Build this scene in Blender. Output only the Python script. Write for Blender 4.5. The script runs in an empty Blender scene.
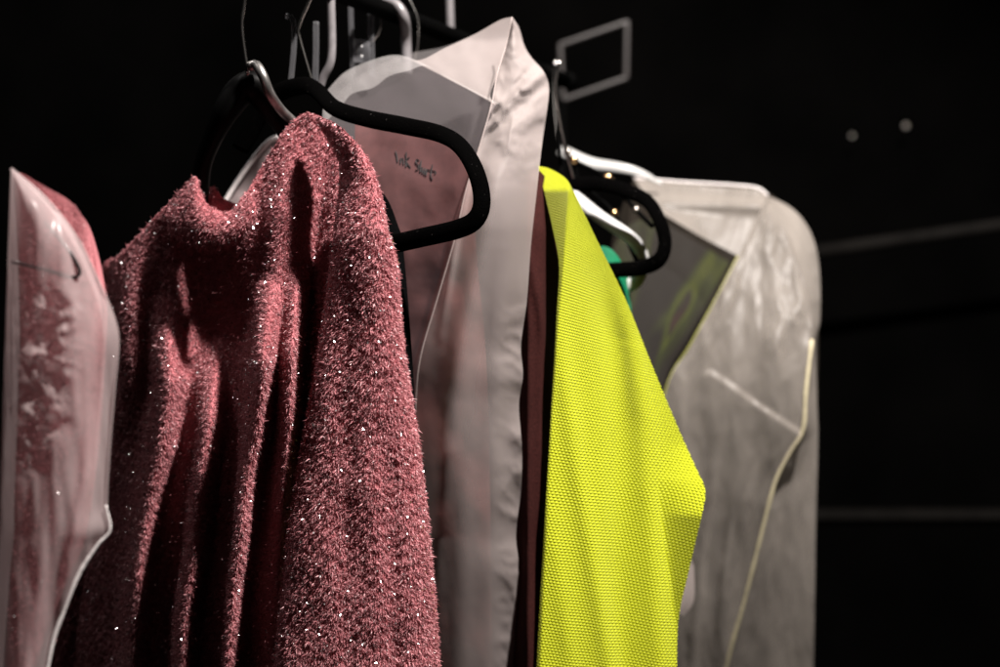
import bpy, math, random
import numpy as np
from mathutils import noise as mnoise, Vector

random.seed(7)
rng = np.random.default_rng(7)
S = bpy.context.scene
COL = S.collection

# ------------------------------------------------------------------ camera
CAMZ = 1.5
cam_d = bpy.data.cameras.new('camera')
cam = bpy.data.objects.new('camera', cam_d)
COL.objects.link(cam)
cam.location = (0, 0, CAMZ)
cam.rotation_euler = (math.radians(90), 0, 0)
cam_d.lens = 50
cam_d.sensor_width = 36
cam_d.clip_start = 0.05
cam_d.clip_end = 100
cam_d.dof.use_dof = True
cam_d.dof.focus_distance = 1.79
cam_d.dof.aperture_fstop = 1.9
S.camera = cam
K = 0.72 / 1000.0


def W(px, py, d):
    """point at pixel (px,py) of the photo, d metres in front of the lens"""
    return np.array([(px - 500) * K * d, d, CAMZ + (333.5 - py) * K * d])


def WA(PX, PY, D):
    return np.stack([(PX - 500) * K * D, D, CAMZ + (333.5 - PY) * K * D], axis=-1)


# ------------------------------------------------------------------ materials
def nt(name):
    m = bpy.data.materials.new(name)
    m.use_nodes = True
    t = m.node_tree
    for n in list(t.nodes):
        t.nodes.remove(n)
    out = t.nodes.new('ShaderNodeOutputMaterial')
    return m, t, out


def N(t, kind, **kw):
    n = t.nodes.new(kind)
    for k, v in kw.items():
        if k in n.inputs:
            n.inputs[k].default_value = v
        else:
            setattr(n, k, v)
    return n


def ramp(t, pos, cols, src):
    r = t.nodes.new('ShaderNodeValToRGB')
    e = r.color_ramp.elements
    while len(e) < len(pos):
        e.new(0.5)
    for i, (p, c) in enumerate(zip(pos, cols)):
        e[i].position = p
        e[i].color = (*c, 1) if len(c) == 3 else c
    t.links.new(src, r.inputs['Fac'])
    return r


def coords(t, scale=(1, 1, 1), rot=(0, 0, 0)):
    tc = t.nodes.new('ShaderNodeTexCoord')
    mp = t.nodes.new('ShaderNodeMapping')
    mp.inputs['Scale'].default_value = scale
    mp.inputs['Rotation'].default_value = rot
    t.links.new(tc.outputs['UV'], mp.inputs['Vector'])
    return mp.outputs['Vector']


def mat_simple(name, col, rough=0.5, metal=0.0, spec=0.5, nscale=80, var=0.15, bump=0.0, sheen=0.0, coat=0.0):
    m, t, out = nt(name)
    b = N(t, 'ShaderNodeBsdfPrincipled', Roughness=rough, Metallic=metal)
    b.inputs['Specular IOR Level'].default_value = spec
    b.inputs['Sheen Weight'].default_value = sheen
    b.inputs['Coat Weight'].default_value = coat
    tc = t.nodes.new('ShaderNodeTexCoord')
    n = N(t, 'ShaderNodeTexNoise', Scale=nscale, Detail=5.0)
    t.links.new(tc.outputs['Object'], n.inputs['Vector'])
    lo = [c * (1 - var) for c in col]
    hi = [min(1, c * (1 + var)) for c in col]
    r = ramp(t, [0.3, 0.7], [lo, hi], n.outputs['Fac'])
    t.links.new(r.outputs['Color'], b.inputs['Base Color'])
    if bump:
        bp = N(t, 'ShaderNodeBump', Strength=bump, Distance=0.002)
        t.links.new(n.outputs['Fac'], bp.inputs['Height'])
        t.links.new(bp.outputs['Normal'], b.inputs['Normal'])
    t.links.new(b.outputs['BSDF'], out.inputs['Surface'])
    return m


def mat_film(name, col, opac=0.45, rough=0.3, trl=0.5, wr=25.0, bump=0.6, stretch=(1, 1, 1), edge=0.35, wr_amt=0.12, spec=0.5):
    """thin milky plastic film: partly clear, partly scattering, with crinkles"""
    m, t, out = nt(name)
    uv = coords(t, stretch)
    n1 = N(t, 'ShaderNodeTexNoise', Scale=wr, Detail=6.0, Roughness=0.6, Distortion=0.6)
    t.links.new(uv, n1.inputs['Vector'])
    n2 = N(t, 'ShaderNodeTexNoise', Scale=wr * 0.28, Detail=3.0, Distortion=0.8)
    t.links.new(uv, n2.inputs['Vector'])
    # ridged crease
    ab = N(t, 'ShaderNodeMath', operation='SUBTRACT'); ab.inputs[1].default_value = 0.5
    t.links.new(n2.outputs['Fac'], ab.inputs[0])
    aa = N(t, 'ShaderNodeMath', operation='ABSOLUTE')
    t.links.new(ab.outputs[0], aa.inputs[0])
    ml = N(t, 'ShaderNodeMath', operation='MULTIPLY'); ml.inputs[1].default_value = -2.0
    t.links.new(aa.outputs[0], ml.inputs[0])
    ad = N(t, 'ShaderNodeMath', operation='MULTIPLY_ADD'); ad.inputs[1].default_value = 0.35
    t.links.new(n1.outputs['Fac'], ad.inputs[0])
    t.links.new(ml.outputs[0], ad.inputs[2])
    bp = N(t, 'ShaderNodeBump', Strength=bump, Distance=0.012)
    t.links.new(ad.outputs[0], bp.inputs['Height'])
    pr = N(t, 'ShaderNodeBsdfPrincipled', Roughness=rough)
    pr.inputs['Base Color'].default_value = (*col, 1)
    pr.inputs['Specular IOR Level'].default_value = spec
    t.links.new(bp.outputs['Normal'], pr.inputs['Normal'])
    tr = N(t, 'ShaderNodeBsdfTranslucent')
    tr.inputs['Color'].default_value = (*col, 1)
    t.links.new(bp.outputs['Normal'], tr.inputs['Normal'])
    mx = N(t, 'ShaderNodeMixShader'); mx.inputs[0].default_value = trl
    t.links.new(pr.outputs[0], mx.inputs[1]); t.links.new(tr.outputs[0], mx.inputs[2])
    tp = N(t, 'ShaderNodeBsdfTransparent')
    lw = N(t, 'ShaderNodeLayerWeight', Blend=0.35)
    t.links.new(bp.outputs['Normal'], lw.inputs['Normal'])
    f1 = N(t, 'ShaderNodeMath', operation='MULTIPLY_ADD'); f1.inputs[1].default_value = edge; f1.inputs[2].default_value = opac - wr_amt
    t.links.new(lw.outputs['Facing'], f1.inputs[0])
    f2 = N(t, 'ShaderNodeMath', operation='MULTIPLY_ADD', use_clamp=True); f2.inputs[1].default_value = 2 * wr_amt
    t.links.new(n1.outputs['Fac'], f2.inputs[0]); t.links.new(f1.outputs[0], f2.inputs[2])
    mm = N(t, 'ShaderNodeMixShader')
    t.links.new(f2.outputs[0], mm.inputs[0]); t.links.new(tp.outputs[0], mm.inputs[1]); t.links.new(mx.outputs[0], mm.inputs[2])
    t.links.new(mm.outputs[0], out.inputs['Surface'])
    return m


def mat_fibre(name, c1, c2):
    m, t, out = nt(name)
    b = N(t, 'ShaderNodeBsdfPrincipled', Roughness=0.42)
    b.inputs['Specular IOR Level'].default_value = 0.55
    b.inputs['Sheen Weight'].default_value = 0.3
    g = N(t, 'ShaderNodeNewGeometry')
    r = ramp(t, [0.0, 1.0], [c1, c2], g.outputs['Random Per Island'])
    t.links.new(r.outputs['Color'], b.inputs['Base Color'])
    tr = N(t, 'ShaderNodeBsdfTranslucent')
    t.links.new(r.outputs['Color'], tr.inputs['Color'])
    mx = N(t, 'ShaderNodeMixShader'); mx.inputs[0].default_value = 0.3
    t.links.new(b.outputs[0], mx.inputs[1]); t.links.new(tr.outputs[0], mx.inputs[2])
    t.links.new(mx.outputs[0], out.inputs['Surface'])
    return m


def mat_mesh_knit(name, col, cell=0.0041, dist=0.00075):
    """sports jersey with a fine honeycomb of dimples"""
    m, t, out = nt(name)
    k = 1.0 / cell
    uv = coords(t, (k, k, 1), (0, 0, math.radians(41)))
    ws = []
    for q in (0, 120, 240):
        a = math.radians(q)
        dt = N(t, 'ShaderNodeVectorMath', operation='DOT_PRODUCT')
        dt.inputs[1].default_value = (2 * math.pi * math.cos(a), 2 * math.pi * math.sin(a), 0)
        t.links.new(uv, dt.inputs[0])
        co = N(t, 'ShaderNodeMath', operation='COSINE')
        t.links.new(dt.outputs['Value'], co.inputs[0])
        ws.append(co)
    h0 = N(t, 'ShaderNodeMath', operation='ADD')
    h = N(t, 'ShaderNodeMath', operation='ADD')
    t.links.new(ws[0].outputs[0], h0.inputs[0]); t.links.new(ws[1].outputs[0], h0.inputs[1])
    t.links.new(h0.outputs[0], h.inputs[0]); t.links.new(ws[2].outputs[0], h.inputs[1])
    bp = N(t, 'ShaderNodeBump', Strength=0.9, Distance=dist)
    t.links.new(h.outputs[0], bp.inputs['Height'])
    b = N(t, 'ShaderNodeBsdfPrincipled', Roughness=0.55)
    b.inputs['Specular IOR Level'].default_value = 0.3
    b.inputs['Sheen Weight'].default_value = 0.15
    hr = ramp(t, [0.05, 0.55], [[c * 0.90 for c in col], col], h.outputs[0])  # shade in the dimples put into the colour
    mr = N(t, 'ShaderNodeMapRange'); mr.inputs['From Min'].default_value = -1.5; mr.inputs['From Max'].default_value = 3
    t.links.new(h.outputs[0], mr.inputs['Value'])
    t.links.new(mr.outputs[0], hr.inputs['Fac'])
    t.links.new(hr.outputs[0], b.inputs['Base Color'])
    t.links.new(bp.outputs['Normal'], b.inputs['Normal'])
    tr = N(t, 'ShaderNodeBsdfTranslucent'); tr.inputs['Color'].default_value = (*col, 1)
    mx = N(t, 'ShaderNodeMixShader'); mx.inputs[0].default_value = 0.18
    t.links.new(b.outputs[0], mx.inputs[1]); t.links.new(tr.outputs[0], mx.inputs[2])
    t.links.new(mx.outputs[0], out.inputs['Surface'])
    return m


def mat_print(name):
    """dark garment with a loud green, yellow and red print"""
    m, t, out = nt(name)
    uv = coords(t, (20, 4, 1), (0, 0, math.radians(30)))
    n = N(t, 'ShaderNodeTexNoise', Scale=1.0, Detail=2.0, Distortion=0.3)
    t.links.new(uv, n.inputs['Vector'])
    r = ramp(t, [0.0, 0.52, 0.60, 0.64, 0.68, 0.76], [(0.006, 0.0045, 0.0035), (0.006, 0.0045, 0.0035), (0.022, 0.030, 0.003), (0.05, 0.062, 0.004), (0.008, 0.006, 0.005), (0.07, 0.016, 0.01)], n.outputs['Fac'])
    b = N(t, 'ShaderNodeBsdfPrincipled', Roughness=0.7)
    t.links.new(r.outputs[0], b.inputs['Base Color'])
    t.links.new(b.outputs[0], out.inputs['Surface'])
    return m


M = {}
M['sweater_knit'] = mat_simple('pink knit', (0.38, 0.11, 0.125), 0.8, nscale=400, var=0.5, bump=0.8)
M['light_knit'] = mat_simple('light pink knit', (0.42, 0.14, 0.155), 0.8, nscale=300, var=0.15, bump=0.3)
M['fibre'] = mat_fibre('pink eyelash yarn', (0.37, 0.115, 0.135), (0.68, 0.29, 0.315))
M['tinsel'] = mat_simple('tinsel thread', (0.95, 0.85, 0.85), 0.22, metal=1.0, nscale=900, var=0.3)
M['black_gloss'] = mat_simple('black gloss plastic', (0.004, 0.004, 0.0045), 0.25, coat=0.5, nscale=40)
M['black_satin'] = mat_simple('black satin plastic', (0.0015, 0.0015, 0.0015), 0.5, spec=0.06, nscale=40)
M['highlight_edge'] = mat_simple('grey metal highlight', (0.30, 0.29, 0.28), 0.36, metal=0.9, nscale=60, var=0.3)  # pale metal stands for the highlight along the black hanger's edge


def mat_velvet():
    m, t, out = nt('black velvet flock')
    b = N(t, 'ShaderNodeBsdfPrincipled', Roughness=1.0)
    b.inputs['Specular IOR Level'].default_value = 0.0
    tc = t.nodes.new('ShaderNodeTexCoord')
    n = N(t, 'ShaderNodeTexNoise', Scale=420.0, Detail=1.0)
    t.links.new(tc.outputs['Object'], n.inputs['Vector'])
    r = ramp(t, [0.0, 0.77, 0.83], [(0.0008, 0.0008, 0.0008), (0.0014, 0.0013, 0.0013), (0.16, 0.15, 0.14)], n.outputs['Fac'])
    t.links.new(r.outputs[0], b.inputs['Base Color'])
    n2 = N(t, 'ShaderNodeTexNoise', Scale=700.0, Detail=3.0)
    t.links.new(tc.outputs['Object'], n2.inputs['Vector'])
    bp = N(t, 'ShaderNodeBump', Strength=0.7, Distance=0.002)
    t.links.new(n2.outputs['Fac'], bp.inputs['Height'])
    t.links.new(bp.outputs['Normal'], b.inputs['Normal'])
    t.links.new(b.outputs[0], out.inputs['Surface'])
    return m


M['velvet'] = mat_velvet()
M['chrome'] = mat_simple('chrome wire', (0.75, 0.72, 0.68), 0.18, metal=1.0)
M['rail'] = mat_simple('black rail steel', (0.001, 0.001, 0.001), 0.7, spec=0.02)
M['pale_plastic'] = mat_simple('pale grey plastic', (0.15, 0.14, 0.145), 0.35)
M['white_plastic'] = mat_simple('white plastic', (0.5, 0.5, 0.49), 0.3, coat=0.2, nscale=20, var=0.03)
M['clear_plastic'] = mat_film('clear plastic', (0.3, 0.3, 0.32), opac=0.10, rough=0.12, trl=0.2, wr=40, bump=0.1, edge=0.35, wr_amt=0.03)
M['bag_fabric'] = mat_film('white nonwoven bag cloth', (0.78, 0.675, 0.65), opac=0.31, rough=0.5, trl=0.35, wr=9, bump=0.12, edge=0.25, wr_amt=0.015, stretch=(1.6, 0.5, 1), spec=0.3)
M['bag_window'] = mat_film('smoky clear bag window', (0.12, 0.098, 0.108), opac=0.30, rough=0.28, trl=0.4, wr=9, bump=0.35, edge=0.25, wr_amt=0.10)
M['bag_sheer'] = mat_film('sheer bag back', (0.5, 0.46, 0.46), opac=0.16, rough=0.5, trl=0.4, wr=9, bump=0.12, edge=0.2, wr_amt=0.02)
M['bag_band'] = mat_film('sheer white bag cloth', (0.8, 0.77, 0.76), opac=0.26, rough=0.5, trl=0.35, wr=14, bump=0.3, edge=0.2, wr_amt=0.1, spec=0.3)
M['bag_milky'] = mat_film('milky bag film', (0.58, 0.48, 0.48), opac=0.44, rough=0.3, trl=0.4, wr=7, bump=0.3, edge=0.3, wr_amt=0.02, stretch=(1.3, 0.7, 1))
M['bag_clear'] = mat_film('frosted bag film', (0.80, 0.72, 0.645), opac=0.25, rough=0.36, trl=0.35, wr=14, bump=0.45, edge=0.35, wr_amt=0.08, stretch=(2.2, 0.5, 1))
M['piping'] = mat_simple('cream piping', (0.46, 0.41, 0.27), 0.55, nscale=200, bump=0.3)
M['seam'] = mat_simple('pale bag binding', (0.75, 0.70, 0.69), 0.45, nscale=200, bump=0.3)
M['olive'] = mat_simple('olive binding', (0.22, 0.22, 0.05), 0.5)
M['ink'] = mat_simple('marker ink', (0.010, 0.007, 0.008), 0.6)
M['maroon'] = mat_simple('maroon cotton', (0.030, 0.0075, 0.0066), 0.9, nscale=300, var=0.25, bump=0.3, spec=0.1)
M['shirt_pink'] = mat_simple('dusty pink cotton', (0.20, 0.075, 0.07), 0.8, nscale=60, var=0.15, bump=0.2)
M['black_cloth'] = mat_simple('black jersey', (0.0012, 0.0012, 0.0014), 0.9, nscale=300, var=0.3, spec=0.03)
M['green_cloth'] = mat_simple('emerald cloth', (0.0, 0.16, 0.07), 0.55, nscale=100)
M['yellow'] = mat_mesh_knit('fluorescent yellow jersey', (0.69, 0.755, 0.004))
M['print'] = mat_print('printed cloth')
M['wall'] = mat_simple('black wall panel', (0.0007, 0.00064, 0.0006), 0.9, nscale=3, var=0.6, spec=0.02)
M['batten'] = mat_simple('dark batten', (0.008, 0.0072, 0.0065), 0.7, spec=0.05, nscale=8, var=0.4)


# ------------------------------------------------------------------ objects
def mesh_obj(name, V, F, mats, midx=None, uv=None, parent=None, smooth=True, subd=0):
    me = bpy.data.meshes.new(name)
    me.from_pydata([tuple(v) for v in V] if not isinstance(V, np.ndarray) else V.tolist(), [], F)
    for mm in (mats if isinstance(mats, (list, tuple)) else [mats]):
        me.materials.append(mm)
    if midx is not None:
        me.polygons.foreach_set('material_index', np.asarray(midx, dtype=np.int32))
    if uv is not None:
        lay = me.uv_layers.new(name='UVMap')
        li = np.empty(len(me.loops), dtype=np.int32)
        me.loops.foreach_get('vertex_index', li)
        lay.data.foreach_set('uv', np.asarray(uv, dtype=np.float32)[li].ravel())
    if smooth:
        me.polygons.foreach_set('use_smooth', np.ones(len(me.polygons), dtype=bool))
    me.update()
    o = bpy.data.objects.new(name, me)
    COL.objects.link(o)
    if parent is not None:
        o.parent = parent
        o.matrix_parent_inverse = parent.matrix_world.inverted()
    return o


def thing(name, label, cat, loc, group=None):
    o = bpy.data.objects.new(name, None)
    COL.objects.link(o)
    o.location = tuple(loc)
    o.empty_display_size = 0.05
    o['label'] = label
    o['category'] = cat
    if group:
        o['group'] = group
    bpy.context.view_layer.update()
    return o


def tag(o, label, cat, group=None):
    o['label'] = label
    o['category'] = cat
    if group:
        o['group'] = group
    return o


def curve(pts, n, smooth=True):
    """resample a polyline evenly, Catmull-Rom smoothed"""
    P = np.array(pts, dtype=float)
    if smooth and len(P) > 2:
        Q = np.vstack([2 * P[0] - P[1], P, 2 * P[-1] - P[-2]])
        out = []
        for i in range(1, len(Q) - 2):
            p0, p1, p2, p3 = Q[i - 1:i + 3]
            for s in np.linspace(0, 1, 10, endpoint=False):
                out.append(0.5 * ((2 * p1) + (-p0 + p2) * s + (2 * p0 - 5 * p1 + 4 * p2 - p3) * s ** 2 + (-p0 + 3 * p1 - 3 * p2 + p3) * s ** 3))
        out.append(P[-1])
        P = np.array(out)
    seg = np.linalg.norm(np.diff(P, axis=0), axis=1)
    c = np.concatenate([[0], np.cumsum(seg)])
    tt = np.linspace(0, c[-1], n)
    return np.stack([np.interp(tt, c, P[:, k]) for k in range(P.shape[1])], axis=1)


def coons(top, bottom, left, right, nu, nv, smooth=True):
    T, B = curve(top, nu, smooth), curve(bottom, nu, smooth)
    L, R = curve(left, nv, smooth), curve(right, nv, smooth)
    u = np.linspace(0, 1, nu)[None, :, None]
    v = np.linspace(0, 1, nv)[:, None, None]
    X = (1 - v) * T[None] + v * B[None] + (1 - u) * L[:, None] + u * R[:, None]
    X -= (1 - u) * (1 - v) * T[0] + u * (1 - v) * T[-1] + (1 - u) * v * B[0] + u * v * B[-1]
    return X, np.broadcast_to(u[..., 0], (nv, nu)), np.broadcast_to(v[..., 0], (nv, nu))


def ridge(PX, PY, pts, w, amp, y0=None, y1=None):
    """a fold running along a traced line: positive amp bulges to the viewer"""
    p = np.array(pts, dtype=float)
    p = p[np.argsort(p[:, 1])]
    x = np.interp(PY, p[:, 1], p[:, 0])
    a = np.ones_like(PY)
    fade = 85.0
    a *= np.clip((PY - p[0, 1]) / fade + 0.08, 0, 1) * np.clip((p[-1, 1] - PY) / fade + 0.2, 0, 1)
    return amp * a * np.exp(-((PX - x) / w) ** 2)


def fnoise(PX, PY, sx, sy, seed, octv=3):
    out = np.empty_like(PX)
    for i in range(PX.shape[0]):
        for j in range(PX.shape[1]):
            out[i, j] = mnoise.fractal(Vector((PX[i, j] * sx, PY[i, j] * sy, seed)), 1.0, 2.0, octv)
    return out


def crinkle(PX, PY, sx, sy, seed):
    out = np.empty_like(PX)
    for i in range(PX.shape[0]):
        for j in range(PX.shape[1]):
            out[i, j] = mnoise.ridged_multi_fractal(Vector((PX[i, j] * sx, PY[i, j] * sy, seed)), 0.9, 2.0, 3, 1.0, 2.0)
    return out - 1.0


def grid_faces(nu, nv, off=0, flip=False):
    i = np.arange(nv - 1)[:, None] * nu + np.arange(nu - 1)[None]
    q = np.stack([i, i + nu, i + nu + 1, i + 1], axis=-1).reshape(-1, 4) + off
    if flip:
        q = q[:, ::-1]
    return q.tolist()


def uv_of(P):
    du = np.linalg.norm(np.diff(P, axis=1), axis=2).mean(axis=0)
    u = np.concatenate([[0], np.cumsum(du)])
    U = np.broadcast_to(u[None], P.shape[:2])
    return np.stack([U, P[..., 2]], axis=-1).reshape(-1, 2)


def sheet(name, top, bottom, left, right, nu, nv, depth, mat, parent=None, back=None, smooth=True, extra=None):
    """a cloth panel: Coons patch through four traced edges at real depth.
    back = thickness profile -> closed volume with a rear side"""
    X, U, Vv = coons(top, bottom, left, right, nu, nv, smooth)
    PX, PY = X[..., 0], X[..., 1]
    D = depth(PX, PY, U, Vv)
    P = WA(PX, PY, D)
    V = P.reshape(-1, 3)
    F = grid_faces(nu, nv)
    uv = uv_of(P)
    mats = [mat]
    midx = [0] * len(F)
    if back is not None:
        prof = np.clip(1 - np.abs(2 * U - 1) ** 3, 0, 1) * np.clip(Vv * 8, 0.0, 1) ** 0.5
        PB = P.copy()
        PB[..., 1] = P[..., 1] * 0.0 + D + 0.0015 + back * prof
        # smooth rear side: keep x,z of the front
        F += grid_faces(nu, nv, off=len(V), flip=True)
        V = np.vstack([V, PB.reshape(-1, 3)])
        uv = np.vstack([uv, uv])
        midx = [0] * len(F)
    if extra is not None:
        ev, ef, em, emats = extra(P)
        o = len(V)
        V = np.vstack([V, ev])
        F += [[a + o for a in f] for f in ef]
        midx += em
        mats += emats
        uv = np.vstack([uv, np.zeros((len(ev), 2))])
    return mesh_obj(name, V, F, mats, midx, uv, parent)


def tube(name, pts, r, mat, parent=None, seg=10, flat=1.0, n=None, closed=False, smooth=True, radii=None, up=None):
    """round (or flattened) bar along world points"""
    P = np.array(pts, dtype=float)
    if closed:
        P = np.vstack([P, P[:1]])
    if n:
        P = curve(P, n, smooth)
    m = len(P)
    T = np.gradient(P, axis=0)
    if closed:
        T[0] = T[-1] = P[1] - P[-2]
    T /= np.linalg.norm(T, axis=1)[:, None] + 1e-12
    up = np.array(up if up is not None else (0.43, -0.9, 0.05), dtype=float)
    V, F = [], []
    for i in range(m):
        a = np.cross(T[i], up)
        if np.linalg.norm(a) < 1e-3:
            a = np.cross(T[i], (0, 0, 1.0))
        a /= np.linalg.norm(a)
        b = np.cross(a, T[i])
        rr = r if radii is None else radii[min(int(i * len(radii) / m), len(radii) - 1)] if not callable(radii) else radii(i / (m - 1))
        for s in range(seg):
            q = 2 * math.pi * s / seg
            V.append(P[i] + a * rr * math.cos(q) + b * rr * flat * math.sin(q))
    for i in range(m - 1):
        for s in range(seg):
            s2 = (s + 1) % seg
            F.append([i * seg + s, i * seg + s2, (i + 1) * seg + s2, (i + 1) * seg + s])
    if not closed:
        F.append(list(range(seg))[::-1])
        F.append([(m - 1) * seg + s for s in range(seg)])
    uv = [(v[0], v[2]) for v in V]
    return mesh_obj(name, np.array(V), F, mat, None, uv, parent)


def fur(density, length, width, down=0.35, sparkle=2500, side=(0.0, 0.0, 0.0), wild=0.75):
    """eyelash yarn: short bent fibres and tinsel flecks rooted all over a panel"""
    def make(P):
        nv, nu, _ = P.shape
        e1 = P[:-1, 1:] - P[:-1, :-1]
        e2 = P[1:, :-1] - P[:-1, :-1]
        cr = np.cross(e2, e1)
        area = np.linalg.norm(cr, axis=2)
        nrm = cr / (area[..., None] + 1e-12)
        toward = -(P[:-1, :-1] - np.array([0, 0, CAMZ]))
        sgn = np.sign((nrm * toward).sum(axis=2))
        # one orientation for the whole panel
        nrm = nrm * (1 if np.median(sgn) >= 0 else -1)
        p = area.ravel() / area.sum()
        n = int(area.sum() * density)

        def roots(k):
            q = rng.choice(len(p), size=k, p=p)
            i, j = q // (nu - 1), q % (nu - 1)
            a, b = rng.random((k, 1)), rng.random((k, 1))
            pt = (P[i, j] * (1 - a) * (1 - b) + P[i, j + 1] * a * (1 - b) + P[i + 1, j] * (1 - a) * b + P[i + 1, j + 1] * a * b)
            return pt, nrm[i, j]
        R0, NN = roots(n)
        # clumping: nearby fibres share a lean
        cl = np.stack([np.sin(R0 @ np.array([310., 190, 420]) + 1.0), np.sin(R0 @ np.array([-260., 330, 370]) + 2.0), np.sin(R0 @ np.array([150., -410, 330]))], axis=1)
        D1 = NN * 0.75 + np.array([0, 0, -down]) + np.array(side) + 0.45 * cl + wild * rng.normal(size=(n, 3)) * 0.6
        D1 /= np.linalg.norm(D1, axis=1)[:, None]
        D2 = D1 + np.array([0, 0, -down * 1.5]) + wild * rng.normal(size=(n, 3)) * 0.7
        D2 /= np.linalg.norm(D2, axis=1)[:, None]
        Ln = length * rng.uniform(0.45, 1.15, size=(n, 1))
        long_ = rng.random((n, 1)) < 0.04
        Ln = np.where(long_, Ln * 1.6, Ln)
        wv = np.cross(D1, rng.normal(size=(n, 3)))
        wv /= np.linalg.norm(wv, axis=1)[:, None] + 1e-9
        ww = width * rng.uniform(0.6, 1.3, size=(n, 1))
        A = R0 - NN * 0.001
        B = A + D1 * Ln * 0.55
        C = B + D2 * Ln * 0.55
        V = np.stack([A - wv * ww, A + wv * ww, B + wv * ww * 0.9, B - wv * ww * 0.9, C], axis=1).reshape(-1, 3)
        b = (np.arange(n) * 5)[:, None]
        F = (b + np.array([[0, 1, 2, 3]])).tolist() + (b + np.array([[3, 2, 4]])).tolist()
        mi = np.where(rng.random(n) < 0.022, 2, 1)
        mi = np.concatenate([mi, mi]).tolist()
        # tinsel flecks
        k = sparkle
        R1, N1 = roots(k)
        R1 = R1 + N1 * rng.uniform(0.002, length * 0.8, size=(k, 1))
        a1 = rng.normal(size=(k, 3)); a1 /= np.linalg.norm(a1, axis=1)[:, None]
        a2 = np.cross(a1, rng.normal(size=(k, 3))); a2 /= np.linalg.norm(a2, axis=1)[:, None]
        s1 = rng.uniform(0.0006, 0.0014, size=(k, 1))
        TV = np.stack([R1 - a1 * s1 - a2 * s1 * 0.6, R1 + a1 * s1 - a2 * s1 * 0.6, R1 + a1 * s1 + a2 * s1 * 0.6, R1 - a1 * s1 + a2 * s1 * 0.6], axis=1).reshape(-1, 3)
        o = len(V)
        F += ((np.arange(k) * 4)[:, None] + np.arange(4)[None] + o).tolist()
        mi += [2] * k
        return np.vstack([V, TV]), F, mi, [M['fibre'], M['tinsel']]
    return make


# ================================================================== pink sweater
def sweater_body_depth(PX, PY, U, Vv):
    d = 1.800 + (330 - PX) * 0.00105
    d = d + 0.035 * np.abs(2 * U - 1) ** 4            # sides roll away
    d = d + 0.055 * np.clip((360 - PY) / 240, 0, 1) * np.clip((PX - 225) / 40, 0.15, 1)
    low = np.clip((PY - 330) / 250, 0, 1)
    # chest falls inwards below the neck
    d += 0.050 * np.exp(-((PX - 214) / 28) ** 2) * np.clip((PY - 200) / 60, 0, 1) * np.clip((470 - PY) / 150, 0, 1)
    d -= ridge(PX, PY, [(165, 300), (169, 383), (160, 452), (148, 498), (139, 567), (128, 760)], 13, 0.060)
    d -= ridge(PX, PY, [(215, 340), (208, 429), (199, 498), (194, 553), (185, 613), (178, 760)], 13, 0.076)
    d -= ridge(PX, PY, [(268, 280), (261, 374), (256, 429), (247, 475), (240, 535), (233, 590), (222, 760)], 11, 0.078)
    d -= ridge(PX, PY, [(298, 270), (296, 310), (291, 360), (289, 429), (284, 498), (280, 560), (270, 760)], 8, 0.060)
    d -= ridge(PX, PY, [(135, 230), (128, 330), (124, 420)], 16, 0.030)
    d -= ridge(PX, PY, [(292, 130), (284, 200), (276, 280), (270, 360), (266, 420)], 20, 0.030)
    # hollow beside the sleeve
    d += ridge(PX, PY, [(331, 150), (323, 208), (316, 251), (308, 330), (302, 420), (292, 520), (285, 760)], 8, 0.020)
    d += 0.006 * fnoise(PX, PY, 0.02, 0.008, 3.1)
    return d


sw = thing('pink_sweater', 'fuzzy sparkling pink sweater with high collar hanging on the glossy black hanger', 'sweater', W(240, 700, 1.9))
sheet('body',
      [(110, 262), (128, 246), (150, 222), (172, 200), (188, 184), (196, 179), (200, 190), (207, 205), (220, 212), (233, 210), (246, 193), (262, 166), (280, 137), (292, 122), (305, 113), (322, 117), (340, 134)],
      [(55, 760), (300, 760)],
      [(110, 262), (108, 300), (110, 400), (100, 500), (82, 600), (55, 760)],
      [(340, 134), (338, 200), (332, 300), (322, 420), (310, 560), (300, 760)],
      150, 190, sweater_body_depth, M['sweater_knit'], sw, back=0.07,
      extra=fur(800000, 0.0056, 0.00052, sparkle=9000, wild=0.65))


def sleeve_depth(PX, PY, U, Vv):
    c = np.sqrt(np.clip(1 - (2 * U - 1) ** 2, 0, 1))
    d = 1.80 - 0.062 * c
    d += 0.05 * np.clip((230 - PY) / 110, 0, 1)
    d += ridge(PX, PY, [(352, 200), (350, 300), (345, 400), (350, 560), (352, 760)], 14, 0.006)
    d += ridge(PX, PY, [(385, 420), (392, 520), (398, 760)], 10, 0.008)
    d += 0.004 * fnoise(PX, PY, 0.025, 0.012, 9.4)
    return d


sheet('sleeve',
      [(316, 116), (335, 123), (352, 138), (366, 156), (373, 178)],
      [(266, 760), (444, 760)],
      [(316, 116), (336, 150), (342, 172), (338, 208), (332, 257), (327, 300), (316, 370), (307, 420), (295, 490), (285, 560), (277, 640), (266, 760)],
      [(373, 178), (381, 205), (387, 240), (396, 265), (401, 330), (411, 400), (421, 465), (429, 540), (436, 620), (444, 760)],
      70, 170, sleeve_depth, M['sweater_knit'], sw, back=0.07,
      extra=fur(800000, 0.0064, 0.00060, down=0.45, sparkle=3200, wild=0.7))
sheet('collar',
      [(200, 206), (206, 198), (213, 186), (222, 197), (240, 206)],
      [(192, 250), (245, 250)],
      [(200, 206), (192, 250)], [(240, 206), (245, 250)],
      30, 20, lambda PX, PY, U, Vv: 1.985 + 0.0 * PX + 0.02 * (2 * U - 1) ** 2, M['sweater_knit'], sw,
      extra=fur(620000, 0.0065, 0.0005, sparkle=120))
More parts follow.
